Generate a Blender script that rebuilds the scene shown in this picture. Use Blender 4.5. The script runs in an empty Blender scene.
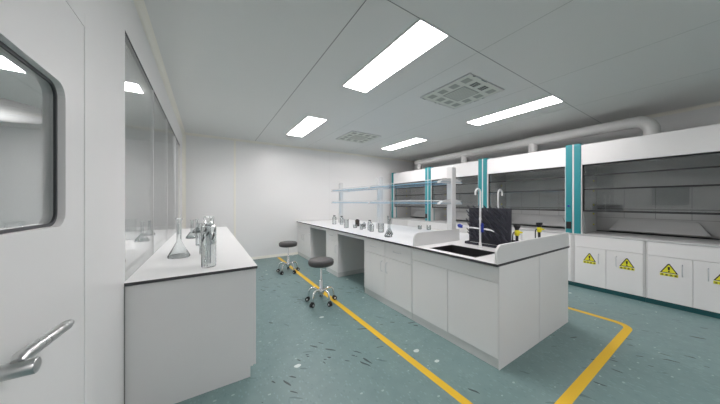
import bpy, bmesh, math, random
from mathutils import Vector, Matrix, noise
random.seed(7)
C = bpy.context.scene.collection
PI = math.pi

# ------------------------------------------------------------------ materials
def mat(name, col, rough=.5, metal=0., spec=.5, bump=None, coat=0.):
    m = bpy.data.materials.new(name); m.use_nodes = True
    nt = m.node_tree; b = nt.nodes['Principled BSDF']
    b.inputs['Base Color'].default_value = (*col, 1)
    b.inputs['Roughness'].default_value = rough
    b.inputs['Metallic'].default_value = metal
    b.inputs['Specular IOR Level'].default_value = spec
    b.inputs['Coat Weight'].default_value = coat
    # faint procedural variation of the surface so nothing is dead flat
    tc = nt.nodes.new('ShaderNodeTexCoord'); n = nt.nodes.new('ShaderNodeTexNoise')
    n.inputs['Scale'].default_value = (bump or (6, 0))[0]; n.inputs['Detail'].default_value = 3
    nt.links.new(tc.outputs['Object'], n.inputs['Vector'])
    mr = nt.nodes.new('ShaderNodeMapRange')
    mr.inputs['To Min'].default_value = max(0, rough - .04); mr.inputs['To Max'].default_value = min(1, rough + .04)
    nt.links.new(n.outputs['Fac'], mr.inputs['Value']); nt.links.new(mr.outputs['Result'], b.inputs['Roughness'])
    if bump and bump[1] > 0:
        bp = nt.nodes.new('ShaderNodeBump'); bp.inputs['Strength'].default_value = bump[1]; bp.inputs['Distance'].default_value = .002
        nt.links.new(n.outputs['Fac'], bp.inputs['Height']); nt.links.new(bp.outputs['Normal'], b.inputs['Normal'])
    return m

def emit(name, col, s):
    m = bpy.data.materials.new(name); m.use_nodes = True; nt = m.node_tree; nt.nodes.clear()
    e = nt.nodes.new('ShaderNodeEmission'); o = nt.nodes.new('ShaderNodeOutputMaterial')
    e.inputs['Color'].default_value = (*col, 1); e.inputs['Strength'].default_value = s
    nt.links.new(e.outputs[0], o.inputs[0]); return m

def pane(name, tint=(1, 1, 1), f0=.04, edge=None, gloss_rough=.0, power=5):
    """thin clear sheet: Schlick mix of a tinted see-through and a mirror layer"""
    m = bpy.data.materials.new(name); m.use_nodes = True; nt = m.node_tree; nt.nodes.clear()
    L = nt.links.new
    lw = nt.nodes.new('ShaderNodeLayerWeight'); lw.inputs['Blend'].default_value = .5
    p = nt.nodes.new('ShaderNodeMath'); p.operation = 'POWER'; p.inputs[1].default_value = power
    L(lw.outputs['Facing'], p.inputs[0])
    a = nt.nodes.new('ShaderNodeMath'); a.operation = 'MULTIPLY_ADD'; a.inputs[1].default_value = 1 - f0; a.inputs[2].default_value = f0
    L(p.outputs[0], a.inputs[0])
    t = nt.nodes.new('ShaderNodeBsdfTransparent'); t.inputs[0].default_value = (*tint, 1)
    if edge:
        mx = nt.nodes.new('ShaderNodeMix'); mx.data_type = 'RGBA'
        mx.inputs['A'].default_value = (*tint, 1); mx.inputs['B'].default_value = (*edge, 1)
        q = nt.nodes.new('ShaderNodeMath'); q.operation = 'POWER'; q.inputs[1].default_value = 2.0
        L(lw.outputs['Facing'], q.inputs[0]); L(q.outputs[0], mx.inputs['Factor']); L(mx.outputs['Result'], t.inputs[0])
    g = nt.nodes.new('ShaderNodeBsdfGlossy'); g.inputs['Roughness'].default_value = gloss_rough
    x = nt.nodes.new('ShaderNodeMixShader'); o = nt.nodes.new('ShaderNodeOutputMaterial')
    L(a.outputs[0], x.inputs[0]); L(t.outputs[0], x.inputs[1]); L(g.outputs[0], x.inputs[2]); L(x.outputs[0], o.inputs[0])
    return m

def floor_mat():
    m = bpy.data.materials.new('speckled_teal_vinyl'); m.use_nodes = True; nt = m.node_tree
    b = nt.nodes['Principled BSDF']; L = nt.links.new; N = nt.nodes.new
    tc = N('ShaderNodeTexCoord')
    def mapping(rot, sc, src=None):
        mp = N('ShaderNodeMapping'); mp.inputs['Rotation'].default_value = (0, 0, rot); mp.inputs['Scale'].default_value = sc
        L(src or tc.outputs['Object'], mp.inputs['Vector']); return mp.outputs[0]
    def mth(op, x, y=None, z=None):
        n = N('ShaderNodeMath'); n.operation = op
        for i, v in enumerate((x, y, z)):
            if v is None: continue
            if isinstance(v, (int, float)): n.inputs[i].default_value = v
            else: L(v, n.inputs[i])
        return n.outputs[0]
    def mixc(f, A, B):
        n = N('ShaderNodeMix'); n.data_type = 'RGBA'
        L(f, n.inputs['Factor'])
        for k, v in (('A', A), ('B', B)):
            if isinstance(v, tuple): n.inputs[k].default_value = (*v, 1)
            else: L(v, n.inputs[k])
        return n.outputs['Result']
    def noise_(scale, det=3, src=None):
        n = N('ShaderNodeTexNoise'); n.inputs['Scale'].default_value = scale; n.inputs['Detail'].default_value = det
        L(src or tc.outputs['Object'], n.inputs['Vector']); return n.outputs['Fac']
    # base: mottled teal grey
    f1 = noise_(9, 5)
    r = N('ShaderNodeMapRange'); r.inputs['From Min'].default_value = .3; r.inputs['From Max'].default_value = .7; L(f1, r.inputs['Value'])
    col = mixc(r.outputs[0], (.150, .235, .232), (.172, .262, .258))
    # fine chips
    v = N('ShaderNodeTexVoronoi'); v.inputs['Scale'].default_value = 55; L(mapping(.5, (1, .55, 1)), v.inputs['Vector'])
    sep = N('ShaderNodeSeparateColor'); L(v.outputs['Color'], sep.inputs[0])
    chip = mth('MULTIPLY', mth('LESS_THAN', v.outputs['Distance'], .38), mth('GREATER_THAN', sep.outputs[0], .72))
    col = mixc(mth('MULTIPLY', chip, .28), col, (.26, .40, .40))
    chip2 = mth('MULTIPLY', mth('LESS_THAN', v.outputs['Distance'], .38), mth('LESS_THAN', sep.outputs[0], .14))
    col = mixc(mth('MULTIPLY', chip2, .35), col, (.09, .17, .18))
    # dark strokes gathered in clusters, two directions
    for k, (rot, gate) in enumerate(((.75, 1.5), (1.15, 1.9), (.5, 1.25))):
        v = N('ShaderNodeTexVoronoi'); v.inputs['Scale'].default_value = 1
        mp = N('ShaderNodeMapping'); mp.inputs['Scale'].default_value = (5.2, 26, 1)
        mp.inputs['Location'].default_value = (k * 3.3, k * 1.7, 0)
        ad = N('ShaderNodeVectorMath'); ad.operation = 'ADD'
        nn = N('ShaderNodeTexNoise'); nn.inputs['Scale'].default_value = 4; L(tc.outputs['Object'], nn.inputs['Vector'])
        sc = N('ShaderNodeVectorMath'); sc.operation = 'SCALE'; sc.inputs['Scale'].default_value = .12; L(nn.outputs['Color'], sc.inputs[0])
        L(tc.outputs['Object'], ad.inputs[0]); L(sc.outputs[0], ad.inputs[1]); L(mapping(rot, (1, 1, 1), ad.outputs[0]), mp.inputs['Vector'])
        L(mp.outputs[0], v.inputs['Vector'])
        sep = N('ShaderNodeSeparateColor'); L(v.outputs['Color'], sep.inputs[0])
        gv = N('ShaderNodeTexVoronoi'); gv.inputs['Scale'].default_value = gate
        gm = N('ShaderNodeMapping'); gm.inputs['Location'].default_value = (5.1 * k, 2.2, 0); L(tc.outputs['Object'], gm.inputs['Vector']); L(gm.outputs[0], gv.inputs['Vector'])
        clus = mth('LESS_THAN', gv.outputs['Distance'], .29)
        th = mth('LESS_THAN', v.outputs['Distance'], mth('MULTIPLY_ADD', sep.outputs[1], .18, .12))
        st = mth('MULTIPLY', mth('MULTIPLY', th, mth('GREATER_THAN', sep.outputs[0], .45)), clus)
        col = mixc(mth('MULTIPLY', st, .92), col, (.022, .042, .045))
        st2 = mth('MULTIPLY', th, mth('LESS_THAN', sep.outputs[0], .03))
        col = mixc(mth('MULTIPLY', st2, .6), col, (.06, .11, .12))
    # pale flakes
    v = N('ShaderNodeTexVoronoi'); v.inputs['Scale'].default_value = 3.1; L(mapping(1.1, (1, 1.5, 1)), v.inputs['Vector'])
    sep = N('ShaderNodeSeparateColor'); L(v.outputs['Color'], sep.inputs[0])
    dn = mth('ADD', v.outputs['Distance'], mth('MULTIPLY', noise_(40, 2), .05))
    fl = mth('MULTIPLY', mth('LESS_THAN', dn, mth('MULTIPLY_ADD', sep.outputs[1], .07, .065)), mth('GREATER_THAN', sep.outputs[0], .2))
    col = mixc(mth('MULTIPLY', fl, .85), col, (.62, .70, .68))
    v = N('ShaderNodeTexVoronoi'); v.inputs['Scale'].default_value = 11; L(mapping(.2, (1, 1.6, 1)), v.inputs['Vector'])
    sep = N('ShaderNodeSeparateColor'); L(v.outputs['Color'], sep.inputs[0])
    fl = mth('MULTIPLY', mth('LESS_THAN', v.outputs['Distance'], .13), mth('GREATER_THAN', sep.outputs[0], .6))
    col = mixc(mth('MULTIPLY', fl, .55), col, (.42, .54, .53))
    # strips two metres wide, each a touch different in tone
    sx = N('ShaderNodeSeparateXYZ'); L(tc.outputs['Object'], sx.inputs[0])
    idx = mth('FLOOR', mth('MULTIPLY', mth('ADD', sx.outputs[0], .62), .5))
    w = N('ShaderNodeTexWhiteNoise'); w.noise_dimensions = '1D'; L(idx, w.inputs['W'])
    hs = N('ShaderNodeHueSaturation'); L(col, hs.inputs['Color']); L(mth('MULTIPLY_ADD', w.outputs['Value'], .08, .96), hs.inputs['Value'])
    L(hs.outputs[0], b.inputs['Base Color'])
    b.inputs['Roughness'].default_value = .42
    return m

M = dict(
    wall=mat('white_wall_panel', (.755, .765, .76), .33, spec=.4),
    ceil=mat('pale_grey_ceiling_panel', (.68, .695, .68), .6, spec=.3),
    seam=mat('dark_joint', (.22, .23, .23), .8),
    cove=mat('cream_cove', (.80, .79, .72), .45),
    white=mat('white_powder_coated_steel', (.79, .79, .785), .38),
    whiteg=mat('glossy_white_steel', (.68, .685, .68), .22),
    lam=mat('white_laminate_top', (.74, .75, .745), .32),
    core=mat('dark_worktop_core', (.05, .05, .055), .5),
    kick=mat('grey_kick_board', (.62, .63, .62), .5),
    floor=floor_mat(),
    yellow=mat('yellow_floor_tape', (.74, .46, .015), .5),
    teal=mat('teal_enamel', (.022, .24, .27), .35),
    tealdark=mat('dark_green_plinth', (.015, .11, .12), .5),
    black=mat('black_plastic', (.012, .012, .014), .4),
    dark=mat('dark_sash_rail', (.02, .021, .022), .5),
    liner=mat('grey_hood_liner', (.50, .505, .50), .5),
    linerseam=mat('liner_joint', (.24, .24, .24), .6),
    hoodtop=mat('grey_ceramic_worktop', (.52, .53, .53), .35),
    chrome=mat('chrome', (.78, .79, .80), .13, metal=1.),
    steel=mat('brushed_steel', (.62, .63, .63), .28, metal=1.),
    alu=mat('satin_aluminium', (.66, .68, .70), .4, metal=.7),
    seat=mat('dark_grey_leatherette', (.055, .053, .053), .45, bump=(60, .2)),
    slate=mat('slate_blue_plastic', (.028, .030, .042), .55),
    peg=mat('slate_blue_peg_plastic', (.062, .066, .085), .4),
    upst=mat('white_splash_panel', (.68, .69, .685), .4),
    canopy=mat('canopy_white_steel', (.76, .765, .76), .2),
    sink=mat('black_epoxy_sink', (.02, .021, .022), .35),
    pcoat=mat('pale_grey_epoxy_coat', (.70, .71, .72), .3),
    blue=mat('blue_knob_plastic', (.01, .03, .28), .35),
    yplast=mat('yellow_plastic', (.75, .68, .02), .4),
    signy=mat('yellow_sign_vinyl', (.80, .76, .03), .5),
    vent=mat('pale_vent_enamel', (.60, .63, .58), .5),
    ventgr=mat('vent_grille_grey', (.33, .36, .33), .6),
    ventdk=mat('vent_dark_gap', (.03, .03, .03), .8),
    duct=mat('white_duct_plastic', (.54, .55, .54), .4),
    gasket=mat('dark_window_gasket', (.06, .065, .07), .5),
    amber=mat('dark_amber_glass', (.03, .022, .018), .12, spec=.7),
    liquid=pane('clear_liquid', (.82, .86, .86), .02),
    lamp=emit('lamp_diffuser', (1, .935, .94), 10.),
    reflglow=emit('reflection_glow', (1, .95, .95), 21.0),  # glow of added panels that imitate lamp reflections in the glass
    blobglow=None,
    pane=pane('window_glass', (.86, .875, .875), .05, power=4),
    sash=pane('grey_sash_glass', (.84, .85, .85), .09),
    shelf=pane('blue_shelf_glass', (.74, .86, .94), .10),
    shelfedge=mat('blue_shelf_edge', (.22, .42, .56), .2),
    labglass=pane('lab_glass', (.93, .945, .945), .07, edge=(.25, .27, .28), power=3),
    petg=mat('clear_rack_plastic', (.72, .76, .80), .25),
)
def glow(name):
    m = emit(name, (1, .98, .97), 1); nt = m.node_tree; e = [n for n in nt.nodes if n.type == 'EMISSION'][0]
    tc = nt.nodes.new('ShaderNodeTexCoord'); mp = nt.nodes.new('ShaderNodeMapping'); mp.inputs['Scale'].default_value = (1 / .85, 1 / .85, 0)
    gr = nt.nodes.new('ShaderNodeTexGradient'); gr.gradient_type = 'SPHERICAL'
    mr = nt.nodes.new('ShaderNodeMapRange'); mr.interpolation_type = 'SMOOTHSTEP'; mr.inputs['From Max'].default_value = 1.
    mr.inputs['To Min'].default_value = .10; mr.inputs['To Max'].default_value = .8
    nt.links.new(tc.outputs['Object'], mp.inputs[0]); nt.links.new(mp.outputs[0], gr.inputs[0]); nt.links.new(gr.outputs['Fac'], mr.inputs[0]); nt.links.new(mr.outputs[0], e.inputs['Strength'])
    return m
M['blobglow'] = glow('bright_blob_glow')  # added dome's glow, fading outwards to imitate a soft patch of light
g = bpy.data.materials.new('solid_clear_glass'); g.use_nodes = True
b = g.node_tree.nodes['Principled BSDF']; b.inputs['Transmission Weight'].default_value = 1; b.inputs['Roughness'].default_value = 0.0
b.inputs['IOR'].default_value = 1.47; b.inputs['Base Color'].default_value = (.93, .95, .95, 1); M['glass'] = g

# ------------------------------------------------------------------ helpers
def wloc(o):
    v = Vector((0, 0, 0))
    while o: v += o.location; o = o.parent
    return v

class MB:
    """collects shapes in world coordinates, links them as ONE mesh object"""
    def __init__(s): s.bm = bmesh.new()
    def box(s, x0, x1, y0, y1, z0, z1, bev=0., mi=0, seg=2):
        r = bmesh.ops.create_cube(s.bm, size=1); vs = r['verts']
        sc = Vector((abs(x1 - x0), abs(y1 - y0), abs(z1 - z0))); c = Vector(((x0 + x1) / 2, (y0 + y1) / 2, (z0 + z1) / 2))
        for v in vs: v.co = Vector((v.co.x * sc.x, v.co.y * sc.y, v.co.z * sc.z)) + c
        fs = {f for v in vs for f in v.link_faces}
        for f in fs: f.material_index = mi
        if bev > 0:
            es = list({e for v in vs for e in v.link_edges})
            bmesh.ops.bevel(s.bm, geom=es, offset=min(bev, min(sc) * .45), segments=seg, affect='EDGES', profile=.6)
        return s
    def prism(s, pts, axis, a, b2, mi=0):
        """pts 2D loop in the plane normal to axis ('x': (y,z), 'y': (x,z), 'z': (x,y))"""
        def P(p, t): return {'x': (t, p[0], p[1]), 'y': (p[0], t, p[1]), 'z': (p[0], p[1], t)}[axis]
        A = [s.bm.verts.new(P(p, a)) for p in pts]; B = [s.bm.verts.new(P(p, b2)) for p in pts]
        n = len(pts)
        fs = [s.bm.faces.new(A), s.bm.faces.new(B[::-1])] + [s.bm.faces.new((A[i], B[i], B[(i + 1) % n], A[(i + 1) % n])) for i in range(n)]
        for f in fs: f.material_index = mi
        return s
    def ring(s, outer, inner, axis, a, b2, a_in=None):
        """plate with a hole; both loops carry the same count of points; a_in = depth of the inner rim on side a"""
        if a_in is None: a_in = a
        def P(p, t): return {'x': (t, p[0], p[1]), 'y': (p[0], t, p[1]), 'z': (p[0], p[1], t)}[axis]
        n = len(outer)
        rows = [[s.bm.verts.new(P(p, a)) for p in outer], [s.bm.verts.new(P(p, a_in)) for p in inner],
                [s.bm.verts.new(P(p, b2)) for p in inner], [s.bm.verts.new(P(p, b2)) for p in outer]]
        for k in range(4):
            A, B = rows[k], rows[(k + 1) % 4]
            for i in range(n): s.bm.faces.new((A[i], A[(i + 1) % n], B[(i + 1) % n], B[i]))
        return s
    def lathe(s, prof, cx, cy, cz=0, seg=28, mi=0, smooth=True):
        rows = []
        for r, z in prof:
            if r < 1e-6: rows.append([s.bm.verts.new((cx, cy, cz + z))])
            else: rows.append([s.bm.verts.new((cx + r * math.cos(2 * PI * i / seg), cy + r * math.sin(2 * PI * i / seg), cz + z)) for i in range(seg)])
        for A, B in zip(rows, rows[1:]):
            for i in range(seg):
                j = (i + 1) % seg
                if len(A) == 1 and len(B) == 1: continue
                if len(A) == 1: f = s.bm.faces.new((A[0], B[j], B[i]))
                elif len(B) == 1: f = s.bm.faces.new((A[i], A[j], B[0]))
                else: f = s.bm.faces.new((A[i], A[j], B[j], B[i]))
                f.smooth = smooth; f.material_index = mi
        return s
    def tube(s, pts, r, seg=12, mi=0, caps=True):
        pts = [Vector(p) for p in pts]; n = len(pts); rs = r if isinstance(r, (list, tuple)) else [r] * n
        rows = []; up = None
        for i, p in enumerate(pts):
            t = (pts[min(i + 1, n - 1)] - pts[max(i - 1, 0)]).normalized()
            if up is None:
                up = Vector((0, 0, 1)) if abs(t.z) < .9 else Vector((1, 0, 0))
            a = (up - t * up.dot(t)).normalized(); bb = t.cross(a); up = a
            rows.append([s.bm.verts.new(p + (a * math.cos(2 * PI * k / seg) + bb * math.sin(2 * PI * k / seg)) * rs[i]) for k in range(seg)])
        for A, B in zip(rows, rows[1:]):
            for k in range(seg):
                f = s.bm.faces.new((A[k], A[(k + 1) % seg], B[(k + 1) % seg], B[k])); f.smooth = True; f.material_index = mi
        if caps:
            f = s.bm.faces.new(rows[0][::-1]); f.material_index = mi; f = s.bm.faces.new(rows[-1]); f.material_index = mi
        return s
    def build(s, name, m, parent=None, loc=None, kind=None):
        base = wloc(parent) if parent else Vector(loc or (0, 0, 0))
        for v in s.bm.verts: v.co -= base
        bmesh.ops.recalc_face_normals(s.bm, faces=s.bm.faces)
        for e in s.bm.edges:
            if len(e.link_faces) == 2 and e.calc_face_angle(0) > 1.0: e.smooth = False
        me = bpy.data.meshes.new(name); s.bm.to_mesh(me); s.bm.free()
        for k in (m if isinstance(m, (list, tuple)) else [m]): me.materials.append(k)
        o = bpy.data.objects.new(name, me); C.objects.link(o)
        if parent: o.parent = parent
        else: o.location = base
        if kind: o['kind'] = kind
        return o

def box(name, m, parent, *a, bev=.0015, **k): return MB().box(*a, bev=bev).build(name, m, parent, **k)
def tag(o, label, cat, group=None):
    o['label'] = label; o['category'] = cat
    if group: o['group'] = group
    return o
def thing(name, label, cat, loc, group=None):
    o = bpy.data.objects.new(name, None); o.empty_display_size = .1; C.objects.link(o); o.location = loc
    return tag(o, label, cat, group)
def struct_empty(name, loc):
    o = bpy.data.objects.new(name, None); C.objects.link(o); o.location = loc; o['kind'] = 'structure'; return o
def copy_tree(o, loc=None, label=None, parent=None, rz=None):
    c = o.copy(); C.objects.link(c)
    if parent: c.parent = parent
    if loc is not None: c.location = loc
    if rz is not None: c.rotation_euler[2] = rz
    if label: c['label'] = label
    for ch in list(o.children): copy_tree(ch, parent=c)
    return c
def rrect(y0, y1, z0, z1, r, n=6):
    out = []
    for cy, cz, a0 in ((y1 - r, z1 - r, 0), (y0 + r, z1 - r, PI / 2), (y0 + r, z0 + r, PI), (y1 - r, z0 + r, 1.5 * PI)):
        for k in range(n + 1):
            a = a0 + PI / 2 * k / n; out.append((cy + r * math.cos(a), cz + r * math.sin(a)))
    return out
def arc(p, n=10):
    """Catmull-Rom through p"""
    p = [Vector(q) for q in p]; q = [2 * p[0] - p[1]] + p + [2 * p[-1] - p[-2]]; out = []
    for i in range(1, len(q) - 2):
        for k in range(n):
            t = k / n; a, b_, c, d = q[i - 1], q[i], q[i + 1], q[i + 2]
            out.append(.5 * ((2 * b_) + (c - a) * t + (2 * a - 5 * b_ + 4 * c - d) * t * t + (3 * b_ - a - 3 * c + d) * t ** 3))
    return out + [p[-1]]

# ------------------------------------------------------------------ room shell
XW, XR, YB, YF, H = -.43, 6.22, 6.17, -2.2, 2.8
XO, YO = -4.6, 7.5                       # the room beyond the glass
S = 'structure'
MB().box(XO, XR, YF, YO, -.08, 0).build('floor', M['floor'], kind=S)
m = MB().box(XO, XR, YF, YO, H, H + .08)
m.build('ceiling', M['ceil'], kind=S)
# joints between ceiling panels: shallow dark beads
def joint(name, x0, x1, y0, y1): MB().box(x0, x1, y0, y1, H - .0012, H + .001).build(name, M['seam'], kind=S)
ntr = 0
def trim(mb, m_):
    global ntr
    ntr += 1; return mb.build('trim_%d' % ntr, m_, kind=S)
for x in (.957,): trim(MB().box(x - .0035, x + .0035, YF, YB, H - .0012, H + .001), M['seam'])
for x, w in ((-2.7, .001), (2.2, .0014), (3.42, .0012), (4.66, .0012)): trim(MB().box(x - w, x + w, YF, YB if x > 0 else YO, H - .001, H + .001), M['ventgr'])
trim(MB().box(XW, XR, 1.3365, 1.3425, H - .0012, H + .001), M['seam'])

door_y0, door_y1, door_z = .46, 1.515, 2.146
gy0, gy1, gz0, gz1 = 2.045, 5.66, .86, 2.432
wl = MB()
T = .06
wl.box(XW - T, XW, YF, door_y0, 0, H); wl.box(XW - T, XW, door_y0, door_y1, door_z, H)
wl.box(XW - T, XW, door_y1, gy0, 0, H); wl.box(XW - T, XW, gy0, gy1, 0, gz0 - .001); wl.box(XW - T, XW, gy0, gy1, gz1, H)
wl.box(XW - T, XW, gy1, YO, 0, H)
wl.build('wall_left', M['wall'], kind=S)
MB().box(XW, XR, YB, YB + .1, 0, H).build('wall_back', M['wall'], kind=S)
MB().box(XR, XR + .1, YF, YB + .1, 0, H).build('wall_right', M['wall'], kind=S)
MB().box(XO, XR + .1, YF - .1, YF, 0, H).build('wall_front', M['wall'], kind=S)
MB().box(XO - .1, XO, YF - .1, YO, 0, H).build('wall_far_left', M['wall'], kind=S)
MB().box(XO, XW - T, YO, YO + .1, 0, H).build('wall_far_back', M['wall'], kind=S)
# coved corner trims
def cove_pts(cx, cz, sx, sz, r=.05, n=5):
    pts = [(cx, cz)]
    for k in range(n + 1):
        a = PI / 2 * k / n; pts.append((cx + sx * r * (1 - math.sin(a)), cz + sz * r * (1 - math.cos(a))))
    return pts
trim(MB().prism(cove_pts(XW, H, 1, -1), 'y', YF, YB), M['cove'])
trim(MB().prism(cove_pts(YB, H, -1, -1, .045), 'x', XW, XR), M['cove'])
trim(MB().prism(cove_pts(XR, H, -1, -1), 'y', YF, YB), M['cove'])
trim(MB().prism(cove_pts(XW, YB, 1, -1, .06), 'z', 0, H), M['cove'])
trim(MB().box(.515, .555, YB - .006, YB, 0, H - .03, .002), M['cove'])
for x in (2.9,): trim(MB().box(x - .002, x + .002, YB - .001, YB + .001, .05, H - .04), M['kick'])
MB().prism([(YB, 0), (YB - .03, 0), (YB - .022, .02), (YB - .012, .05), (YB, .055)], 'x', XW, XR).build('baseboard_back', M['cove'], kind=S)
MB().prism([(XW, 0), (XW + .012, 0), (XW + .012, .05), (XW, .055)], 'y', door_y1, 2.02).build('baseboard_left', M['white'], kind=S)

# door with glazed panel
d = struct_empty('door_1', (XW, .99, 0))
dm = MB()
dm.box(XW - T, XW + .002, door_y0, .52, 0, door_z, .002); dm.box(XW - T, XW + .002, 1.457, door_y1, 0, door_z, .002); dm.box(XW - T, XW + .002, .52, 1.457, 2.087, door_z, .002)
dm.build('door_frame', M['wall'], d)
lo = rrect(.520, 1.457, .004, 2.087, .0002); hole = rrect(.676, 1.304, 1.226, 1.806, .055)
# real size of the opening measured on the wall plane
hole = rrect(.676, 1.304, 1.276, 1.778, .05)
MB().ring(lo, hole, 'x', XW - .001, XW - .052).build('door_leaf', M['wall'], d)
inn = rrect(.678, 1.302, 1.277, 1.776, .048)
MB().ring(hole, inn, 'x', XW - .001, XW - .05, a_in=XW - .020).build('window_bezel', M['white'], d)
inn2 = rrect(.688, 1.292, 1.287, 1.766, .039)
MB().ring(inn, inn2, 'x', XW - .0195, XW - .026).build('gasket', M['gasket'], d)
MB().ring(inn, inn2, 'x', XW - .0262, XW - .0505).build('inner_bezel', M['white'], d)
MB().prism(inn2, 'x', XW - .024, XW - .028).build('door_glass', M['pane'], d)
hd = MB().lathe([(0, 0), (.026, 0), (.026, .004), (0, .004)], 0, 0, 0).bm; hd.free()
h = MB(); h.tube([(XW - .001, .917, .963), (XW + .009, .917, .963)], .027, 28)
rose = h.build('door_handle', M['steel'], d); rose['label'] = 'round steel rose and lever handle'
MB().tube([(XW + .006, .917, .963), (XW + .080, .917, .963), (XW + .0815, .917, .963)], [.0185, .0185, .017], 28).build('neck', M['steel'], rose)
MB().tube([(XW + .052, .915, .979), (XW + .052, .93, .985), (XW + .052, 1.148, .968)], [.012, .0158, .0150], 28).tube([(XW + .052, 1.146, .968), (XW + .052, 1.172, .966)], .0105, 24).build('lever', M['steel'], rose)

# glass wall to the next room
w = struct_empty('window_1', (XW, gy0, 0))
fr = MB()
for y in (3.0, 3.955, 4.91): fr.box(XW - .022, XW - .001, y - .006, y + .006, gz0, gz1)
fr.box(XW - .02, XW - .001, gy0, gy0 + .004, gz0, gz1); fr.box(XW - .02, XW - .001, gy1 - .012, gy1, gz0, gz1)
fr.build('glazing_joints', M['whiteg'], w)
MB().box(XW - .03, XW - .0005, gy0, gy1, gz1 - .006, gz1).build('head_channel', M['gasket'], w)
ys = (gy0 + .004, 2.994, 3.006, 3.949, 3.961, 4.904, 4.916, gy1 - .012)
for i in range(4): MB().box(XW - .014, XW - .004, ys[2 * i], ys[2 * i + 1], gz0, gz1 - .006).build('glass_pane', M['pane'], w)

# ------------------------------------------------------------------ ceiling fittings
def light(x0, y0, label, Ln=1.27):
    t = thing('ceiling_light', label, 'ceiling light', (x0 + .165, y0 + Ln / 2, H - .01), 'flush ceiling panel lights')
    o = [(x0 - .012, y0 - .012), (x0 + .342, y0 - .012), (x0 + .342, y0 + Ln + .012), (x0 - .012, y0 + Ln + .012)]
    i = [(x0, y0), (x0 + .33, y0), (x0 + .33, y0 + Ln), (x0, y0 + Ln)]
    MB().ring(o, i, 'z', H - .010, H - .0005).build('frame', M['whiteg'], t)
    MB().box(x0, x0 + .33, y0, y0 + Ln, H - .008, H - .001).build('diffuser', M['lamp'], t)
    return t
light(1.42, 1.342, 'large bright panel light nearest the camera, in the row over the yellow line')
light(1.43, 3.86, 'small looking far panel light over the stools, left of the far ceiling vent')
light(3.94, 1.342, 'bright panel light over the sink side, in front of the duct at right')
light(3.96, 3.87, 'smallest panel light, far down over the fume hoods beyond the near vent')
light(1.42, -1.95, 'unseen panel light added behind the camera over the yellow line to balance brightness')  # added out of view to balance the brightness of the island end

light(3.94, -1.95, 'short unseen panel light added behind the camera to balance the fume hood side', .62)  # also added out of view, shortened so the island end stays darker

def vent(x0, y0, label):
    W = .74; t = thing('ceiling_vent', label, 'ceiling vent', (x0 + W / 2, y0 + W / 2, H - .012), 'square ceiling vents')
    z0, z1 = H - .012, H - .0005
    MB().ring([(x0, y0), (x0 + W, y0), (x0 + W, y0 + W), (x0, y0 + W)],
              [(x0 + .012, y0 + .012), (x0 + W - .012, y0 + .012), (x0 + W - .012, y0 + W - .012), (x0 + .012, y0 + W - .012)], 'z', z0 - .004, z1).build('frame', M['steel'], t)
    MB().box(x0 + .012, x0 + W - .012, y0 + .012, y0 + W - .012, z0, z1).build('face_plate', M['vent'], t)
    c = x0 + W / 2, y0 + W / 2
    cp = MB().box(c[0] - .16, c[0] + .16, c[1] - .16, c[1] + .16, z0 - .004, z0)
    for k in range(9): cp.box(c[0] - .14 + k * .033, c[0] - .14 + k * .033 + .012, c[1] - .145, c[1] + .145, z0 - .0045, z0 - .003, mi=1)
    cp.build('centre_grille', [M['ventgr'], M['vent']], t)
    p = .17
    for i in range(4):
        for j in range(4):
            if i in (1, 2) and j in (1, 2): continue
            gx, gy = c[0] + (i - 1.5) * p, c[1] + (j - 1.5) * p
            dk = y0 < 3 and (i, j) in ((1, 0), (2, 0))
            gm = MB().box(gx - .05, gx + .05, gy - .05, gy + .05, z0 - .002, z0)
            for k in range(4):
                gm.box(gx - .046, gx - .006, gy - .042 + k * .025, gy - .030 + k * .025, z0 - .003, z0 - .001, mi=1)
                gm.box(gx + .006, gx + .046, gy - .042 + k * .025, gy - .030 + k * .025, z0 - .003, z0 - .001, mi=1)
            gm.build('slot_grille', [M['ventgr'], M['ventdk'] if dk else M['ventgr']], t)
    return t
vent(2.465, 1.60, 'nearer square ceiling vent with slotted grilles between the two front lights')
vent(2.465, 4.17, 'farther square ceiling vent between the two far lights')

# exhaust duct over the hoods
DX, DZ, DR = 5.47, 2.565, .085
hood_y = [-.085 + 1.515 * k for k in range(4)]
cy = [y + .7575 for y in hood_y]
t = thing('exhaust_duct', 'long white round exhaust duct over the fume hoods, with down pipes', 'duct', (DX, cy[0], 2.27))
path = [(DX, cy[0], 2.27), (DX, cy[0], DZ - .17)] + [(DX, cy[0] + .17 - .17 * math.cos(a), DZ - .17 + .17 * math.sin(a)) for a in [PI / 2 * k / 8 for k in range(1, 9)]]
path += [(DX, cy[3] + .10, DZ)]
MB().tube(path, DR, 24).build('main_pipe', M['duct'], t)
for k in (1, 2, 3):
    MB().tube([(DX, cy[k], 2.27), (DX, cy[k], DZ)], DR * .92, 20).build('down_pipe', M['duct'], t)
    MB().tube([(DX, cy[k] - .11, DZ), (DX, cy[k] + .11, DZ)], DR * 1.07, 24).build('collar', M['duct'], t)
for k in range(4): MB().tube([(DX, cy[k], 2.269), (DX, cy[k], 2.31)], DR * 1.25, 20).build('flange', M['duct'], t)

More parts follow.
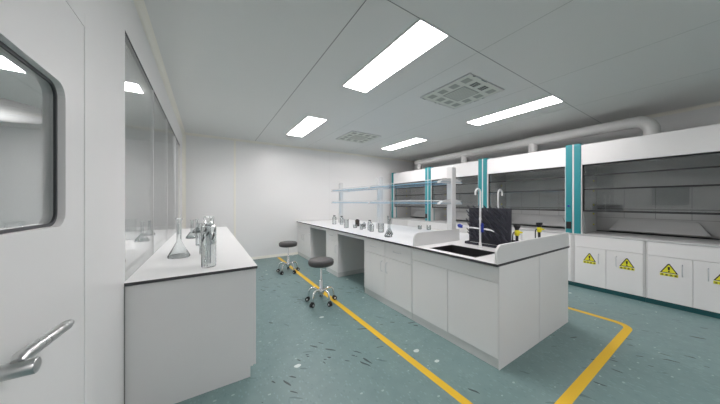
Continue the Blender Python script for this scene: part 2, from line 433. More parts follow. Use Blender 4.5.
# ------------------------------------------------------------------ floor tape
def offs(x0, x1, y0, r):
    pts = []
    for k in range(9):
        a = PI + PI / 2 * k / 8; pts.append((x0 + r + r * math.cos(a), y0 + r + r * math.sin(a)))
    for k in range(9):
        a = 1.5 * PI + PI / 2 * k / 8; pts.append((x1 - r + r * math.cos(a), y0 + r + r * math.sin(a)))
    return [(x0, 6.05)] + pts + [(x1, 6.05)]
o_, i_ = offs(1.447, 3.95, .60, .16), offs(1.512, 3.885, .665, .095)
tm = MB(); bmv = tm.bm
A = [bmv.verts.new((*p, .0015)) for p in o_]; B = [bmv.verts.new((*p, .0015)) for p in i_]
A2 = [bmv.verts.new((*p, 0)) for p in o_]; B2 = [bmv.verts.new((*p, 0)) for p in i_]
for i in range(len(A) - 1):
    bmv.faces.new((A[i], A[i + 1], B[i + 1], B[i])); bmv.faces.new((A[i], A2[i], A2[i + 1], A[i + 1])); bmv.faces.new((B[i], B[i + 1], B2[i + 1], B2[i]))
tag(tm.build('floor_tape', M['yellow'], loc=(1.48, .63, 0)), 'yellow safety line taped on the floor around the island bench', 'floor marking')

# ------------------------------------------------------------------ island bench
IX0, IX1, IXC, IY0, IY1 = 1.99, 3.455, 2.72, 1.04, 6.14
def d_handle(mbp, x, y0, y1, z0, z1, out, m_, parent):
    """bow handle on a face normal to x; out = signed stand-off"""
    p = [(x, y0, z0), (x + out * .8, y0 + (y1 - y0) * .05, z0 + (z1 - z0) * .05), (x + out, y0 + (y1 - y0) * .18, z0 + (z1 - z0) * .18),
         (x + out, y0 + (y1 - y0) * .82, z0 + (z1 - z0) * .82), (x + out * .8, y0 + (y1 - y0) * .95, z0 + (z1 - z0) * .95), (x, y1, z1)]
    return MB().tube(p, .0045, 8).build('handle', m_, parent)

def cabinet(label, y0, y1, cols, drawers, x0=IX0, x1=IXC - .005, s=-1, handles=True, apron=False, group=None, top=.84, name='base_cabinet'):
    """s=-1: front faces -X at x0; s=+1: front faces +X at x1"""
    xf = x0 if s < 0 else x1
    t = thing(name, label, 'cabinet', ((x0 + x1) / 2, (y0 + y1) / 2, 0), group)
    bx = (x0 + .02, x1) if s < 0 else (x0, x1 - .02)
    if apron:
        cm = MB()
        for q_ in ((y0 + .001, y0 + .019), (y1 - .019, y1 - .001)): cm.box(*bx, *q_, .08, top)
        xb_ = (x1 - .018, x1) if s < 0 else (x0, x0 + .018)
        cm.box(*xb_, y0 + .019, y1 - .019, .08, top); cm.box(*bx, y0 + .019, y1 - .019, .08, .098)
        bmesh.ops.remove_doubles(cm.bm, verts=cm.bm.verts, dist=1e-5)
        cm.build('body', M['white'], t)
    else:
        MB().box(*bx, y0 + .001, y1 - .001, .08, top, .001).build('body', M['white'], t)
    kx = (x0 + .03, x1) if s < 0 else (x0, x1 - .03)
    if s < 0: kx = (x0 + .008, x1)
    MB().box(*kx, y0 + .001, y1 - .001, 0, .08).build('kick_board', M['kick'], t)
    if y0 == IY0:
        box('side_panel', M['white'], t, x0 if s < 0 else x0 + .001, x1, y0 - .006, y0 + .0005, 0, top, bev=.001)
    gap = .003; n = cols; w_ = (y1 - y0) / n
    fx = (x0, x0 + .02) if s < 0 else (x1 - .02, x1)
    zt = top - .012
    if apron:
        box('apron_panel', M['white'], t, *fx, y0 + .003, y1 - .003, .70, zt, bev=.0012); zt = .70
    for k in range(n):
        a, b_ = y0 + k * w_ + gap, y0 + (k + 1) * w_ - gap
        zd = zt - gap
        if drawers:
            dr = box('drawer', M['white'], t, *fx, a, b_, .635, zt - gap, bev=.0012); zd = .635 - 2 * gap
            if handles: d_handle(None, xf, (a + b_) / 2 - .065, (a + b_) / 2 + .065, .735, .735, s * .028, M['alu'], dr)
        do = box('door', M['white'], t, *fx, a, b_, .085, zd, bev=.0012)
        if handles:
            hy = (b_ - .05) if (k % 2 == 0 and n > 1) else (a + .05)
            d_handle(None, xf, hy, hy, .43, .57, s * .028, M['alu'], do)
    return t
cabinet('white cabinet under the sink at the near end of the island, two plain doors', IY0, 2.013, 2, False, handles=False, apron=True, name='sink_cabinet')
cabinet('white island cabinet with two drawers over two doors, next to the sink cabinet', 2.016, 3.012, 2, True)
cabinet('narrow white island cabinet standing between the two kneeholes', 3.875, 4.382, 1, True)
cabinet('white island cabinet at the far end by the back wall', 5.255, IY1, 2, True)
cabinet('rear half of the island end, white sink cabinet facing the fume hoods', IY0, 2.013, 2, False, x0=IXC, x1=IX1, s=1, handles=False, apron=True, name='sink_cabinet')
cabinet('rear island cabinet whose back closes the nearer kneehole', 2.016, 4.10, 4, True, x0=IXC, x1=IX1, s=1)
cabinet('rear island cabinet whose back closes the farther kneehole', 4.103, IY1, 4, True, x0=IXC, x1=IX1, s=1)
for a, b_, lb in ((3.012, 3.875, 'white apron rail under the worktop over the nearer kneehole'), (4.382, 5.255, 'white apron rail under the worktop over the farther kneehole')):
    tag(MB().box(IX0 + .004, IX0 + .024, a + .002, b_ - .002, .785, .84, .001).build('apron_rail', M['white'], loc=(IX0 + .01, (a + b_) / 2, .775)), lb, 'rail')

# worktop with two sink cut-outs
sx0, sx1, sy0, sy1 = 2.035, 2.42, 1.265, 1.80
sinks = [(sx0, sx1), (3.02, 3.40)]
TZ0, TZ1 = .84, .86
wt = thing('island_worktop', 'long white worktop with dark edge running over the whole island', 'worktop', (IXC, 3.6, TZ0))
xs = [1.958, sx0, sx1, 3.02, 3.40, 3.485]; yy = [IY0 - .010, sy0, sy1, IY1]
wm = MB()
for i in range(5):
    for j in range(3):
        if j == 1 and i in (1, 3): continue
        wm.box(xs[i], xs[i + 1], yy[j], yy[j + 1], TZ0, TZ1)
bmesh.ops.remove_doubles(wm.bm, verts=wm.bm.verts, dist=1e-5)
# drop the internal faces shared by neighbours
seen = {}
for f in wm.bm.faces: seen.setdefault(tuple(round(c, 4) for c in f.calc_center_median()), []).append(f)
bmesh.ops.delete(wm.bm, geom=[f for l in seen.values() if len(l) > 1 for f in l], context='FACES')
for f in wm.bm.faces: f.material_index = 0 if f.calc_center_median().z > TZ1 - .001 else 1
wm.build('top', [M['lam'], M['core']], wt)
def upstand(y, x0, x1, label, h=.15, r=.075):
    z_ = TZ1 + .0003; pts = [(x0, z_), (x1, z_), (x1, TZ1 + h)]
    for k in range(9):
        a = PI / 2 + PI / 2 * k / 8; pts.append((x0 + r + r * math.cos(a), TZ1 + h - r + r * math.sin(a)))
    m_ = MB().prism(pts, 'y', y, y + .02); o = m_.build('splash_panel', M['upst'], loc=((x0 + x1) / 2, y + .01, TZ1)); return tag(o, label, 'splash panel', 'white panels either side of the sink')
upstand(IY0 - .0045, 1.962, 3.482, 'long white upright panel with rounded corner at the near end of the island'); upstand(1.95, 1.962, 2.78, 'short white upright panel between the sink and the nearest rack post')
for (a, b_), lb in zip(sinks, ('black sink on the near left side of the island, in front of the peg board', 'black sink on the fume hood side of the island, behind the peg board')):
    t = thing('sink', lb, 'sink', ((a + b_) / 2, (sy0 + sy1) / 2, .60), 'black island sinks')
    o = rrect(a + .001, b_ - .001, sy0 + .001, sy1 - .001, .004); i = rrect(a + .014, b_ - .014, sy0 + .014, sy1 - .014, .03)
    MB().ring(o, i, 'z', TZ1 + .001, .60).build('basin', M['sink'], t)
    MB().prism(i, 'z', .60, .615).build('basin_floor', M['sink'], t)
    MB().tube([((a + b_) / 2, (sy0 + sy1) / 2, .615), ((a + b_) / 2, (sy0 + sy1) / 2, .62)], .03, 20).build('drain', M['steel'], t)

# reagent rack
rack = thing('reagent_rack', 'two tier reagent rack with blue glass shelves on white posts along the island', 'shelf', (IXC, 3.58, TZ1))
py_ = (2.03, 3.58, 5.13)
for y in py_:
    pm = MB().box(IXC - .04, IXC + .04, y - .042, y + .042, TZ1, 1.815, .008); pm.box(IXC - .055, IXC + .055, y - .050, y + .050, TZ1 + .0004, TZ1 + .10, .008)
    p = pm.build('post', M['whiteg'], rack)
    for z in (1.61, 1.335):
        for s in (-1, 1):
            x0 = IXC + s * .035
            Wb = .215 if s < 0 else .155
            pts = [(x0, z - .008), (x0 + s * Wb, z - .008), (x0 + s * (Wb + .006), z + .004), (x0 + s * (Wb - .01), z + .018), (x0 + s * Wb * .75, z + .036), (x0 + s * Wb * .45, z + .050), (x0 + s * Wb * .2, z + .056), (x0, z + .058)]
            MB().prism(pts, 'y', y - .022, y + .022).build('bracket', M['whiteg'], p)
for z in (1.61, 1.335):
    for a, b_ in ((2.0, 3.575), (3.585, 5.17)):
        for s in (-1, 1):
            eo = .235 if s < 0 else .18; gx = sorted((IXC + s * .045, IXC + s * eo))
            sh = MB().box(gx[0], gx[1], a, b_, z + .006, z + .014).build('glass_shelf', M['shelf'], rack)
            ex = IXC + s * eo
            MB().box(min(ex, ex + s * .004), max(ex, ex + s * .004), a, b_, z + .004, z + .015).build('shelf_edge', M['shelfedge'], sh)
            MB().tube([(ex - s * .004, a, z + .042), (ex - s * .004, b_, z + .042)], .005, 8).build('guard_rail', M['whiteg'], sh)
for y in (2.0, 3.58, 5.16):
    pass

# peg board
pb = thing('drying_rack', 'dark slate drying board with angled pegs standing behind the sink', 'drying rack', (IXC, 1.53, TZ1))
MB().box(IXC - .012, IXC + .012, 1.29, 1.77, TZ1 + .02, 1.292, .004).build('back_board', M['slate'], pb)
tr = MB().box(IXC - .09, IXC + .015, 1.285, 1.775, TZ1, TZ1 + .012, .003).box(IXC - .09, IXC - .082, 1.285, 1.775, TZ1, TZ1 + .03, .002)
tr.box(IXC - .09, IXC + .015, 1.285, 1.292, TZ1, TZ1 + .03, .002).box(IXC - .09, IXC + .015, 1.768, 1.775, TZ1, TZ1 + .03, .002).build('drip_tray', M['slate'], pb)
peg0 = None
for j in range(7):
    for i in range(7):
        y = 1.325 + i * .066 + (.02 if j % 2 else -.0); z = .93 + j * .052
        if y > 1.76: continue
        if peg0 is None:
            peg0 = MB().tube([(IXC - .008, y, z), (IXC - .05, y + .006, z + .036), (IXC - .096, y + .012, z + .076)], [.0075, .007, .005], 7).build('peg', M['peg'], pb)
            py0, pz0 = y, z
        else:
            c = peg0.copy(); c.parent = pb; c.location = (0, y - py0, z - pz0); C.objects.link(c)

# lab taps
def faucet(x, y, s, label):
    t = thing('lab_tap', label, 'tap', (x, y, TZ1), 'gooseneck lab taps')
    MB().lathe([(0, 0), (.028, 0), (.028, .008), (.016, .014), (.014, .05), (0, .05)], x, y, TZ1).build('base', M['pcoat'], t)
    R = .046
    p = [(x, y, TZ1 + .01), (x, y, 1.30), (x, y, 1.458)] + [(x + s * (R - R * math.cos(a)), y, 1.458 + R * math.sin(a)) for a in [PI * k / 12 for k in range(1, 13)]] + [(x + s * 2 * R, y, 1.435)]
    MB().tube(p, .0105, 14).build('gooseneck', M['pcoat'], t)
    MB().tube([(x, y, 1.16), (x, y, 1.18), (x, y, 1.19)], [.0135, .0135, .0105], 14).build('swivel_collar', M['pcoat'], t)
    MB().tube([(x, y + .22, 1.068), (x, y - .10, 1.064)], .0085, 12).build('cross_bar', M['pcoat'], t)
    MB().tube([(x, y - .07, 1.064), (x + s * .015, y - .12, 1.062), (x + s * .03, y - .155, 1.056), (x + s * .035, y - .17, 1.050)], [.011, .009, .006, .005], 10).build('hose_nozzle', M['pcoat'], t)
    MB().tube([(x, y + .215, 1.068), (x, y + .23, 1.070), (x, y + .262, 1.078), (x, y + .278, 1.082)], [.012, .020, .025, .014], 14).build('end_knob', M['blue'], t)
    MB().tube([(x + s * .012, y - .03, 1.03), (x + s * .012, y - .03, 1.10)], .015, 12).build('valve_body', M['blue'], t)
    MB().tube([(x + s * .012, y - .03, 1.10), (x + s * .012, y - .03, 1.13)], [.018, .012], 12).build('valve_knob', M['blue'], t)
faucet(2.55, 1.53, -1, 'pale gooseneck tap with blue knobs at the near sink, before the peg board')
faucet(2.90, 1.52, 1, 'pale gooseneck tap behind the peg board, only its hooked spout showing')

def eyewash(x, y, label):
    t = thing('eyewash_nozzle', label, 'eyewash', (x, y, TZ1), 'yellow and black eyewash nozzles')
    MB().lathe([(0, 0), (.026, 0), (.026, .01), (.014, .016), (.014, .13), (.018, .15), (0, .15)], x, y, TZ1, 18).build('stem', M['black'], t)
    MB().lathe([(0, .14), (.020, .14), (.026, .155), (.026, .185), (.018, .20), (0, .20)], x, y, TZ1, 18).build('body', M['yplast'], t)
    MB().tube([(x, y + .01, TZ1 + .17), (x + .03, y - .02, TZ1 + .175), (x + .045, y - .035, TZ1 + .172)], [.012, .012, .006], 10).build('hand_lever', M['yplast'], t)
    MB().lathe([(0, .195), (.016, .195), (.022, .215), (.033, .24), (.034, .252), (.028, .252), (.02, .235), (0, .23)], x, y, TZ1, 18).build('nozzle_cup', M['black'], t)
    MB().tube(arc([(x - .01, y + .012, TZ1 + .18), (x - .035, y + .022, TZ1 + .165), (x - .04, y + .025, TZ1 + .10), (x - .036, y + .022, TZ1 + .004)], 5), .006, 8).build('hose', M['black'], t)
eyewash(2.80, 1.27, 'yellow and black eyewash nozzle next to the peg board')
eyewash(3.35, 1.275, 'yellow and black eyewash nozzle farther right, near the hood side edge of the island')

# ------------------------------------------------------------------ glassware
def flask_long(x, y, z, h, r, label, m_='labglass', grp=None, neck=.016, liq=True):
    t = thing('flask', label, 'flask', (x, y, z), grp)
    n = neck; w_ = .002
    P = [(0, 0), (r * .96, 0), (r, .006), (r * .96, .018), (n * 1.45, h * .36), (n, h * .42), (n, h * .93), (n * 1.5, h * .965), (n * 1.6, h * .99), (n * 1.5, h),
         (n * 1.4, h), (n - w_, h * .93), (n - w_, h * .42), (n * 1.4 - w_, h * .36), (r * .96 - w_, .020), (r * .9, .005), (0, .005)]
    MB().lathe(P, x, y, z, 32).build('glass_body', M[m_], t)
    if liq:
        MB().lathe([(0, .006), (r * .88, .006), (r * .90, .018), (r * .74, h * .12), (0, h * .12)], x, y, z, 28).build('contents', M['liquid'], t)
    return t
def jar(x, y, z, h, r, label, m_='labglass', cap='steel', name='reagent_bottle', grp=None, neck=.55, liq=0.):
    t = thing(name, label, 'bottle', (x, y, z), grp)
    w_ = .003; n = r * neck
    P = [(0, 0), (r - .004, 0), (r, .005), (r, h * .72), (r * .94, h * .78), (n, h * .84), (n, h * .9), (n - w_, h * .9), (n - w_, h * .84), (r * .92 - w_, h * .77), (r - w_, h * .71), (r - w_, .008), (0, .008)]
    MB().lathe(P, x, y, z, 28).build('body', M[m_], t)
    if liq: MB().lathe([(0, .009), (r - w_ * 1.5, .009), (r - w_ * 1.5, liq), (0, liq)], x, y, z, 24).build('contents', M['liquid'], t)
    MB().lathe([(0, h * .90), (n * 1.12, h * .9), (n * 1.15, h * .91), (n * 1.15, h * .985), (n * 1.05, h), (0, h)], x, y, z, 22).build('stopper', M[cap], t)
    return t
def beaker(x, y, z, h, r, label, name='beaker', grp=None):
    t = thing(name, label, 'beaker', (x, y, z), grp); w_ = .0025
    P = [(0, 0), (r - .004, 0), (r, .006), (r, h * .94), (r * 1.07, h), (r * 1.02, h), (r - w_, h * .93), (r - w_, .008), (0, .006)]
    MB().lathe(P, x, y, z, 28).build('glass_wall', M['labglass'], t)
    mk = MB()
    for k in range(1, 6): mk.lathe([(r + .0004, h * .13 * k), (r + .0008, h * .13 * k), (r + .0008, h * .13 * k + .002), (r + .0004, h * .13 * k + .002)], x, y, z, 28)
    mk.build('graduations', M['ventgr'], t)
    return t

# left bench
LX0, LX1, LY0, LY1 = XW + .001, .334, 2.022, 5.56
lt = thing('wall_bench_worktop', 'white worktop with dark edge along the left glass wall', 'worktop', (-.05, 3.8, .84))
wm = MB().box(LX0, LX1, LY0, LY1, .84, .86)
for f in wm.bm.faces: f.material_index = 0 if f.calc_center_median().z > .859 else 1
wm.build('top', [M['lam'], M['core']], lt)
def left_cab(y0, y1, label):
    t = thing('wall_bench_cabinet', label, 'cabinet', (-.05, (y0 + y1) / 2, 0), 'white cabinets under the left bench')
    bm_ = MB().prism([(LX0, 0), (.285, 0), (.285, .08), (.305, .08), (.305, .84), (LX0, .84)], 'y', y0, y1); bm_.build('body', M['white'], t)
    for k in range(2):
        a = y0 + k * (y1 - y0) / 2 + .003; b_ = y0 + (k + 1) * (y1 - y0) / 2 - .003
        dr = box('door', M['white'], t, .305, .326, a, b_, .085, .832)
        d_handle(None, .326, (b_ - .05) if k == 0 else (a + .05), (b_ - .05) if k == 0 else (a + .05), .43, .57, .028, M['alu'], dr)
    return t
q = (5.55 - 2.038) / 4
left_cab(2.038, 2.038 + q - .002, 'white cabinet at the near end of the left bench, broad plain side panel showing')
for k in (1, 2, 3): left_cab(2.038 + q * k, 2.038 + q * (k + 1) - .002, 'white cabinet farther along the left bench, hidden behind the nearest one')
trim(MB().box(XW, XW + .004, 2.020, 2.030, 0, .84), M['seam'])

flask_long(-.215, 2.73, .8602, .352, .086, 'long necked glass flask with wide base standing nearest the glass wall', 'glass', 'flasks on the left bench', neck=.018, liq=False)
# tall gas washing bottle
t = thing('washing_bottle', 'tall clear glass bottle with stopper near the front of the left bench', 'bottle', (.012, 2.205, .8602))
r = .051; hh = .325; X_, Y_, Z_ = .012, 2.205, .8602
MB().lathe([(0, 0), (r - .003, 0), (r, .004), (r, hh - .02), (r - .006, hh - .004), (.034, hh), (.034, hh + .03), (.028, hh + .03), (.028, hh - .006), (r - .010, hh - .012), (r - .007, hh - .02), (r - .007, .01), (0, .01)], X_, Y_, Z_, 36).build('glass_body', M['glass'], t)
MB().lathe([(0, hh + .012), (.027, hh + .012), (.031, hh + .031), (.036, hh + .036), (.036, hh + .058), (.030, hh + .066), (0, hh + .066)], X_, Y_, Z_, 28).build('stopper', M['glass'], t)
MB().lathe([(.012, .03), (.015, .03), (.015, hh + .011), (.012, hh + .011)], X_, Y_, Z_, 16).build('inner_tube', M['chrome'], t)
MB().lathe([(0, .175), (.040, .175), (.0425, .19), (.040, .245), (.030, .262), (0, .262)], X_, Y_, Z_, 24).build('inner_float', M['glass'], t)
mk = MB()
for k, (a0, z0, dz) in enumerate(((3.6, .20, .035), (4.4, .245, .03), (5.2, .21, .05), (4.0, .275, .02), (5.6, .27, .025))):
    mk.tube([(X_ + .0435 * math.cos(a0 + q_ * .12), Y_ + .0435 * math.sin(a0 + q_ * .12), Z_ + z0 + dz * q_ / 3) for q_ in range(4)], .005, 6)
mk.build('dark_flecks', M['dark'], t)  # short dark curved strokes set just inside the glass wall
jar(-.030, 2.76, .8602, .26, .032, 'slim glass bottle with steel stopper just behind the tall clear bottle', 'glass', 'dark', grp='bottles on the left bench')
jar(-.068, 3.36, .8602, .255, .045, 'squat glass bottle half hidden behind the tall clear bottle', 'labglass', 'steel', grp='bottles on the left bench')
flask_long(-.175, 4.06, .8602, .25, .075, 'conical glass flask halfway along the left bench', grp='flasks on the left bench')
flask_long(-.14, 4.75, .8602, .22, .07, 'farthest conical glass flask on the left bench', grp='flasks on the left bench')

# bench and glassware added beyond the glass, standing in for reflections of the left bench
t = thing('stand_in_bench', 'pale bench added behind the glass wall, standing in for a bench reflection', 'bench', (-1.0, 4.2, 0))
wm = MB().box(-1.45, -.52, 2.3, 6.4, .84, .86); wm.build('top', M['lam'], t)
MB().box(-1.42, -.55, 2.33, 6.37, 0, .84).build('body', M['white'], t)
beaker(-.86, 4.32, .8602, .27, .066, 'tall glass beaker added behind the glass wall, standing in for a reflection')
jar(-.75, 4.20, .8602, .13, .045, 'small glass jar added beside the beaker behind the glass wall, standing in for a reflection', grp=None)

# island glassware
z = .8602; G = 'glassware on the island'
jar(2.42, 4.88, z, .20, .045, 'clear glass bottle farthest left on the island, beside the far rack post', cap='dark', grp=G)
jar(2.52, 4.72, z, .19, .042, 'second clear glass bottle at the far end, right behind the first', cap='dark', grp=G)
beaker(2.27, 4.06, z, .165, .045, 'graduated glass beaker to the left of the dark bottle', grp=G)
beaker(2.42, 3.98, z, .06, .04, 'small low glass dish beside the graduated beaker', 'dish', grp=G)
jar(2.62, 4.22, z, .165, .046, 'dark brown bottle with white cap on the island', 'amber', 'white', grp=G)
t = thing('crucible', 'low black bowl right of the dark brown bottle', 'bowl', (2.66, 4.06, z), G)
MB().lathe([(0, 0), (.03, 0), (.045, .02), (.052, .045), (.048, .045), (.04, .02), (.026, .006), (0, .006)], 2.66, 4.06, z).build('bowl', M['black'], t)
jar(2.50, 3.78, z, .12, .032, 'small clear bottle in front of the black bowl', cap='steel', grp=G)
jar(2.43, 3.50, z, .18, .038, 'clear bottle with dark cap left of the middle rack post', cap='dark', grp=G)
beaker(2.36, 3.66, z, .11, .03, 'slim glass beaker between two clear bottles', grp=G)
beaker(2.42, 3.16, z, .15, .05, 'glass beaker right in front of the middle rack post', grp=G)
jar(2.36, 3.34, z, .14, .04, 'clear bottle with steel cap just left of the middle post beaker', cap='steel', grp=G)
flask_long(2.20, 2.70, z, .30, .058, 'tall conical flask at the front edge near the middle of the island', grp=G, neck=.010)
flask_long(2.36, 2.86, z, .24, .05, 'second slim conical flask behind the tall one', grp=G, neck=.010)
beaker(3.30, 3.14, z, .07, .035, 'small glass beaker at the hood side edge, left of the pair', grp=G)
beaker(3.36, 2.98, z, .085, .038, 'small glass beaker at the hood side edge, right of the pair', grp=G)

# ------------------------------------------------------------------ stools
def make_stool(x, y, label):
    t = thing('lab_stool', label, 'stool', (x, y, 0), 'round lab stools on castors')
    MB().lathe([(0, .505), (.155, .505), (.168, .515), (.173, .54), (.170, .568), (.156, .583), (.12, .590), (0, .592)], x, y, 0, 40).build('seat', M['seat'], t)
    MB().lathe([(0, .490), (.075, .490), (.08, .495), (.140, .500), (.145, .506), (0, .506)], x, y, 0, 32).build('seat_plate', M['chrome'], t)
    MB().lathe([(0, .10), (.022, .10), (.022, .30), (.016, .305), (.0125, .31), (.0125, .492), (0, .492)], x, y, 0, 20).build('column', M['chrome'], t)
    MB().lathe([(0, .11), (.034, .11), (.042, .125), (.042, .165), (.034, .178), (0, .178)], x, y, 0, 24).build('hub', M['chrome'], t)
    for k in range(5):
        a = 2 * PI * k / 5; c, s = math.cos(a), math.sin(a)
        P = arc([(.03, .145), (.075, .178), (.125, .186), (.162, .160), (.178, .11), (.182, .066)], 4)
        P = [(x + p.x * c, y + p.x * s, p.y) for p in [Vector((q2[0], q2[1])) for q2 in P]]
        lg = MB().tube(P, .0125, 10).build('leg', M['chrome'], t)
        cx, cy_ = x + .182 * c, y + .182 * s
        cm = MB()
        tx, ty = -s, c
        for sgn in (-1, 1):
            p0 = Vector((cx + c * .012, cy_ + s * .012, .028)) + Vector((tx, ty, 0)) * (.006 * sgn); p1 = p0 + Vector((tx, ty, 0)) * (.014 * sgn)
            cm.tube([p0, p1], .028, 18)
        cm.tube([(cx, cy_, .03), (cx, cy_, .07)], .012, 10)
        cm.tube([(cx - tx * .02 + c * .005, cy_ - ty * .02 + s * .005, .052), (cx + tx * .02 + c * .005, cy_ + ty * .02 + s * .005, .052)], .012, 10)
        cm.build('castor', M['black'], lg)
        cap = MB()
        for sgn in (-1, 1):
            p0 = Vector((cx + c * .012, cy_ + s * .012, .028)) + Vector((tx, ty, 0)) * (.0195 * sgn); p1 = p0 + Vector((tx, ty, 0)) * (.002 * sgn)
            cap.tube([p0, p1], .012, 14)
        cap.build('castor_cap', M['pcoat'], lg)
    return t
st = make_stool(1.310, 3.045, 'nearer round stool with dark grey seat and chrome castor legs')
st.rotation_euler[2] = math.radians(-5.5)
st2 = copy_tree(st, (1.33, 4.69, 0), 'farther round stool with dark grey seat, close to the back wall', rz=math.radians(2))

# ------------------------------------------------------------------ fume hoods
HW = 1.515; HX = 5.0; HB = 5.95
def hood(y0, label, switches=False):
    y1 = y0 + HW
    t = thing('fume_hood', label, 'fume hood', (HX + .45, (y0 + y1) / 2, .83), 'row of fume hoods on the right wall')
    for a, b_, oy in ((y0, y0 + .105, y0), (y1 - .105, y1, y1)):
        mm = MB().box(HX - .008, HX + .14, a + .012, b_ - .008, .832, 2.292, .004)
        ps = mm.build('side_post', M['teal'], t); ps['label'] = 'teal enamel post'
        MB().box(HX - .010, HX + .13, min(oy, oy + (.010 if oy == y0 else -.010)), max(oy, oy + (.010 if oy == y0 else -.010)), .83, 2.292, .001).build('edge_strip', M['whiteg'], t)
        i0 = b_ - .008 if oy == y0 else a + .0
        MB().box(HX - .004, HX + .10, i0, i0 + .010, .86, 1.952, .001).build('edge_strip', M['whiteg'], t)
    a, b_ = y0 + .106, y1 - .106
    cm = MB().prism([(HX, 1.95), (HX, 2.262), (HX + .02, 2.268), (HB, 2.268), (HB, 1.99), (HX + .10, 1.99), (HX + .10, 1.95)], 'y', y0 + .098 , y1 - .098)
    cm.build('canopy', M['canopy'], t)
    # liner
    z0 = .856
    xb = 5.75
    MB().box(HX + .14, HB, y0 + .011, y0 + .105, z0, 2.262).build('side_wall', M['liner'], t)
    MB().box(HX + .14, HB, y1 - .105, y1 - .011, z0, 2.262).build('side_wall', M['liner'], t)
    bk = MB().box(xb, xb + .02, a, b_, z0, 1.99)
    bw = (b_ - a) / 4
    for k in (1, 2, 3): bk.box(xb - .001, xb + .001, a + bw * k - .003, a + bw * k + .003, 1.10, 1.60, mi=1)
    for zz in (1.10, 1.60): bk.box(xb - .001, xb + .001, a, b_, zz - .003, zz + .003, mi=1)
    bk.build('back_panel', [M['liner'], M['linerseam']], t)
    # slanted lower baffle and dark slot rail
    bf = MB(); V = [bf.bm.verts.new(p) for p in ((xb - .02, a + .27, 1.07), (xb - .02, b_ - .27, 1.07), (xb - .12, b_ - .17, .90), (xb - .12, a + .17, .90),
        (xb - .004, a + .27, 1.07), (xb - .004, b_ - .27, 1.07), (xb - .004, b_ - .17, .90), (xb - .004, a + .17, .90))]
    for q_ in ((0, 1, 2, 3), (4, 5, 6, 7), (0, 1, 5, 4), (1, 2, 6, 5), (2, 3, 7, 6), (3, 0, 4, 7)): bf.bm.faces.new([V[i] for i in q_])
    bf.build('lower_baffle', M['liner'], t)
    MB().box(xb - .02, xb - .002, a + .01, b_ - .01, 1.235, 1.255).build('slot_rail', M['linerseam'], t)
    MB().box(xb - .03, xb - .002, a + .002, b_ - .002, z0, .872).build('rear_gutter', M['dark'], t)
    # sash
    sm = MB(); sx = HX + .035
    sm.box(sx, sx + .018, a, a + .018, 1.21, 1.95); sm.box(sx, sx + .018, b_ - .018, b_, 1.21, 1.95)
    for zz, hh_ in ((1.208, .026), (1.548, .020), (1.764, .020), (1.930, .020)): sm.box(sx - .002, sx + .020, a, b_, zz, zz + hh_, .001)
    sa = sm.build('sash', M['dark'], t)
    MB().box(sx + .006, sx + .012, a + .018, b_ - .018, 1.234, 1.935).build('sash_glass', M['sash'], sa)
    # worktop
    MB().box(HX - .012, HB, y0 + .001, y1 - .001, .830, .8565, .003).build('worktop', M['hoodtop'], t)
    # service marks on the far inner wall
    for zz in (.98, 1.16, 1.31, 1.55, 1.72): MB().tube([(5.55, b_ + .001, zz), (5.55, b_ - .014, zz)], .012, 12).build('service_valve', M['yplast'], t)
    if True:
        MB().tube([(HX - .008, y0 + .055, 1.295), (HX - .03, y0 + .055, 1.295)], [.016, .014], 16).build('control_knob', M['blue'], t)
        MB().box(HX - .018, HX - .006, y0 + .022, y0 + .088, .925, 1.04, .004).build('socket_box', M['black'], t)
    return t
lbs = ['nearest fume hood at the right edge, widest in view, over the doors with warning signs',
       'second fume hood from the right, behind the peg board and eyewash nozzles',
       'third fume hood, seen behind the near post of the reagent rack',
       'farthest fume hood, seen behind the rack shelves, next to the back wall']
for y, lb in zip(hood_y, lbs): hood(y, lb)

def sign(y, z, parent, x):
    """yellow warning triangle with four black characters beneath, stuck on a door"""
    w_ = .072
    b0 = MB().prism([(y - w_, z - .058), (y + w_, z - .058), (y + w_ * .1, z + .062), (y - w_ * .1, z + .062)], 'x', x - .0012, x)
    s = b0.build('warning_sign', M['black'], parent)
    k = .80; c0 = z - .018
    MB().prism([(y - w_ * .80, z - .050), (y + w_ * .80, z - .050), (y + .003, z + .048), (y - .003, z + .048)], 'x', x - .002, x - .0011).build('yellow_field', M['signy'], parent)
    m_ = MB().prism([(y - .011, z + .022), (y + .011, z + .022), (y + .006, z - .020), (y - .006, z - .020)], 'x', x - .0028, x - .0019)
    m_.box(x - .0028, x - .0019, y - .007, y + .007, z - .042, z - .028)
    m_.build('exclamation_mark', M['black'], parent)
    MB().box(x - .0012, x, y - w_, y + w_, z - .098, z - .064).build('text_strip', M['signy'], parent)
    tx = MB()
    for q_ in range(4):
        yc = y + w_ * (.75 - .5 * q_)
        tx.box(x - .002, x - .001, yc - .012, yc + .012, z - .075, z - .071); tx.box(x - .002, x - .001, yc - .012, yc + .012, z - .084, z - .080)
        tx.box(x - .002, x - .001, yc - .0025, yc + .0025, z - .092, z - .071); tx.box(x - .002, x - .001, yc - .013, yc + .013, z - .094, z - .090)
    tx.build('sign_text', M['black'], parent)
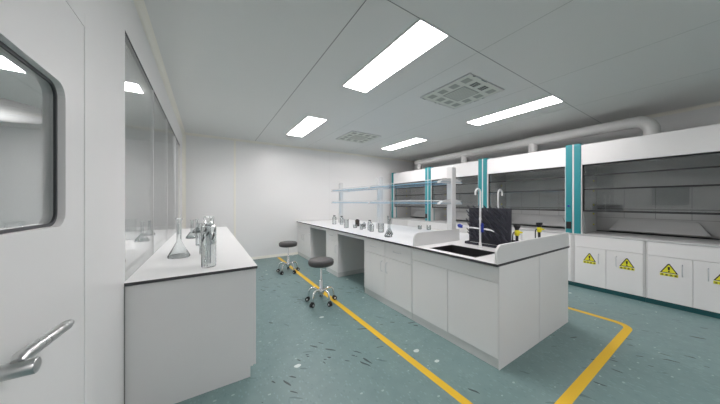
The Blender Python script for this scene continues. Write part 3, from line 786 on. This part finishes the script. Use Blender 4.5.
def hood_cab(y0, label):
    w_ = HW / 2; y1 = y0 + w_; x = HX - .008
    t = thing('hood_cabinet', label, 'cabinet', (HX + .45, (y0 + y1) / 2, 0), 'white double door cabinets under the fume hoods')
    MB().box(HX + .012, HB, y0 + .001, y1 - .001, .07, .83).build('body', M['white'], t)
    MB().box(HX + .03, HB, y0 + .001, y1 - .001, 0, .07).build('plinth', M['tealdark'], t)
    for yy_ in (y0 + .002, y1 - .017): box('edge_strip', M['white'], t, x + .002, HX + .012, yy_ + .002, yy_ + .012, .07, .828)
    box('fascia', M['white'], t, x, HX + .012, y0 + .019, y1 - .019, .655, .828)
    mid = (y0 + y1) / 2
    for k, (a, b_) in enumerate(((y0 + .019, mid - .002), (mid + .002, y1 - .019))):
        do = box('door', M['white'], t, x, HX + .012, a, b_, .073, .650, bev=.003)
        hy = b_ - .105 if k == 0 else a + .075
        d_handle(None, x, hy, hy, .43, .575, -.026, M['alu'], do)
        # sign parts hang on the door
        sy = (a + b_) / 2 + (-.03 if k == 0 else .0)
        sign(sy if k == 0 else (b_ - .178), .505, do, x)
    return t
hl = ['white warning sign cabinet at the right edge, under the nearest fume hood',
      'white cabinet left of the edge one under the nearest fume hood, two warning signs']
n = 0
for k in range(4):
    for j in range(2):
        lb = hl[j] if k == 0 else ('white cabinet just right of the island end, under the second fume hood' if (k, j) == (1, 0) else 'white cabinet under the farther fume hoods, hidden behind the island')
        hood_cab(hood_y[k] + j * HW / 2, lb)

# next room: glowing shapes added in place of light reflected in the glazing
t = thing('ceiling_light', 'added glowing panel beyond the door window, standing in for a lamp reflection', 'ceiling light', (-2.2, 4.07, H - .01))
MB().box(-2.85, -1.655, 3.91, 4.24, H - .008, H - .0005).build('diffuser', M['reflglow'], t)
t = thing('ceiling_light', 'added glowing panel behind the glass wall, standing in for a lamp reflection', 'ceiling light', (-1.1, 4.07, H - .01))
MB().box(-1.56, -.715, 3.95, 4.22, H - .008, H - .0005).build('diffuser', M['reflglow'], t)
t = thing('bright_blob_dome', 'added round glowing dome, standing in for a soft bright blob in the door window', 'ceiling light', (-2.95, 6.1, H))
MB().lathe([(0, -.10), (.42, -.085), (.72, -.05), (.85, 0), (0, 0)], -2.95, 6.1, H - .0005, 40).build('diffuser', M['blobglow'], t)

# ------------------------------------------------------------------ camera and look
cam = bpy.data.cameras.new('camera'); co = bpy.data.objects.new('camera', cam); C.objects.link(co)
co.location = (0, 0, 1.36); co.rotation_euler = (PI / 2, 0, -math.radians(32.465))
cam.sensor_width = 36; cam.sensor_fit = 'HORIZONTAL'; cam.lens = 240.487 / 720 * 36; cam.clip_start = .02
sc = bpy.context.scene; sc.camera = co
wd = bpy.data.worlds.new('world'); sc.world = wd; wd.use_nodes = True
wd.node_tree.nodes['Background'].inputs[0].default_value = (.05, .05, .05, 1)
sc.view_settings.view_transform = 'Standard'; sc.view_settings.look = 'None'; sc.view_settings.gamma = 1; sc.view_settings.use_curve_mapping = False
sc.view_settings.exposure = 1.39
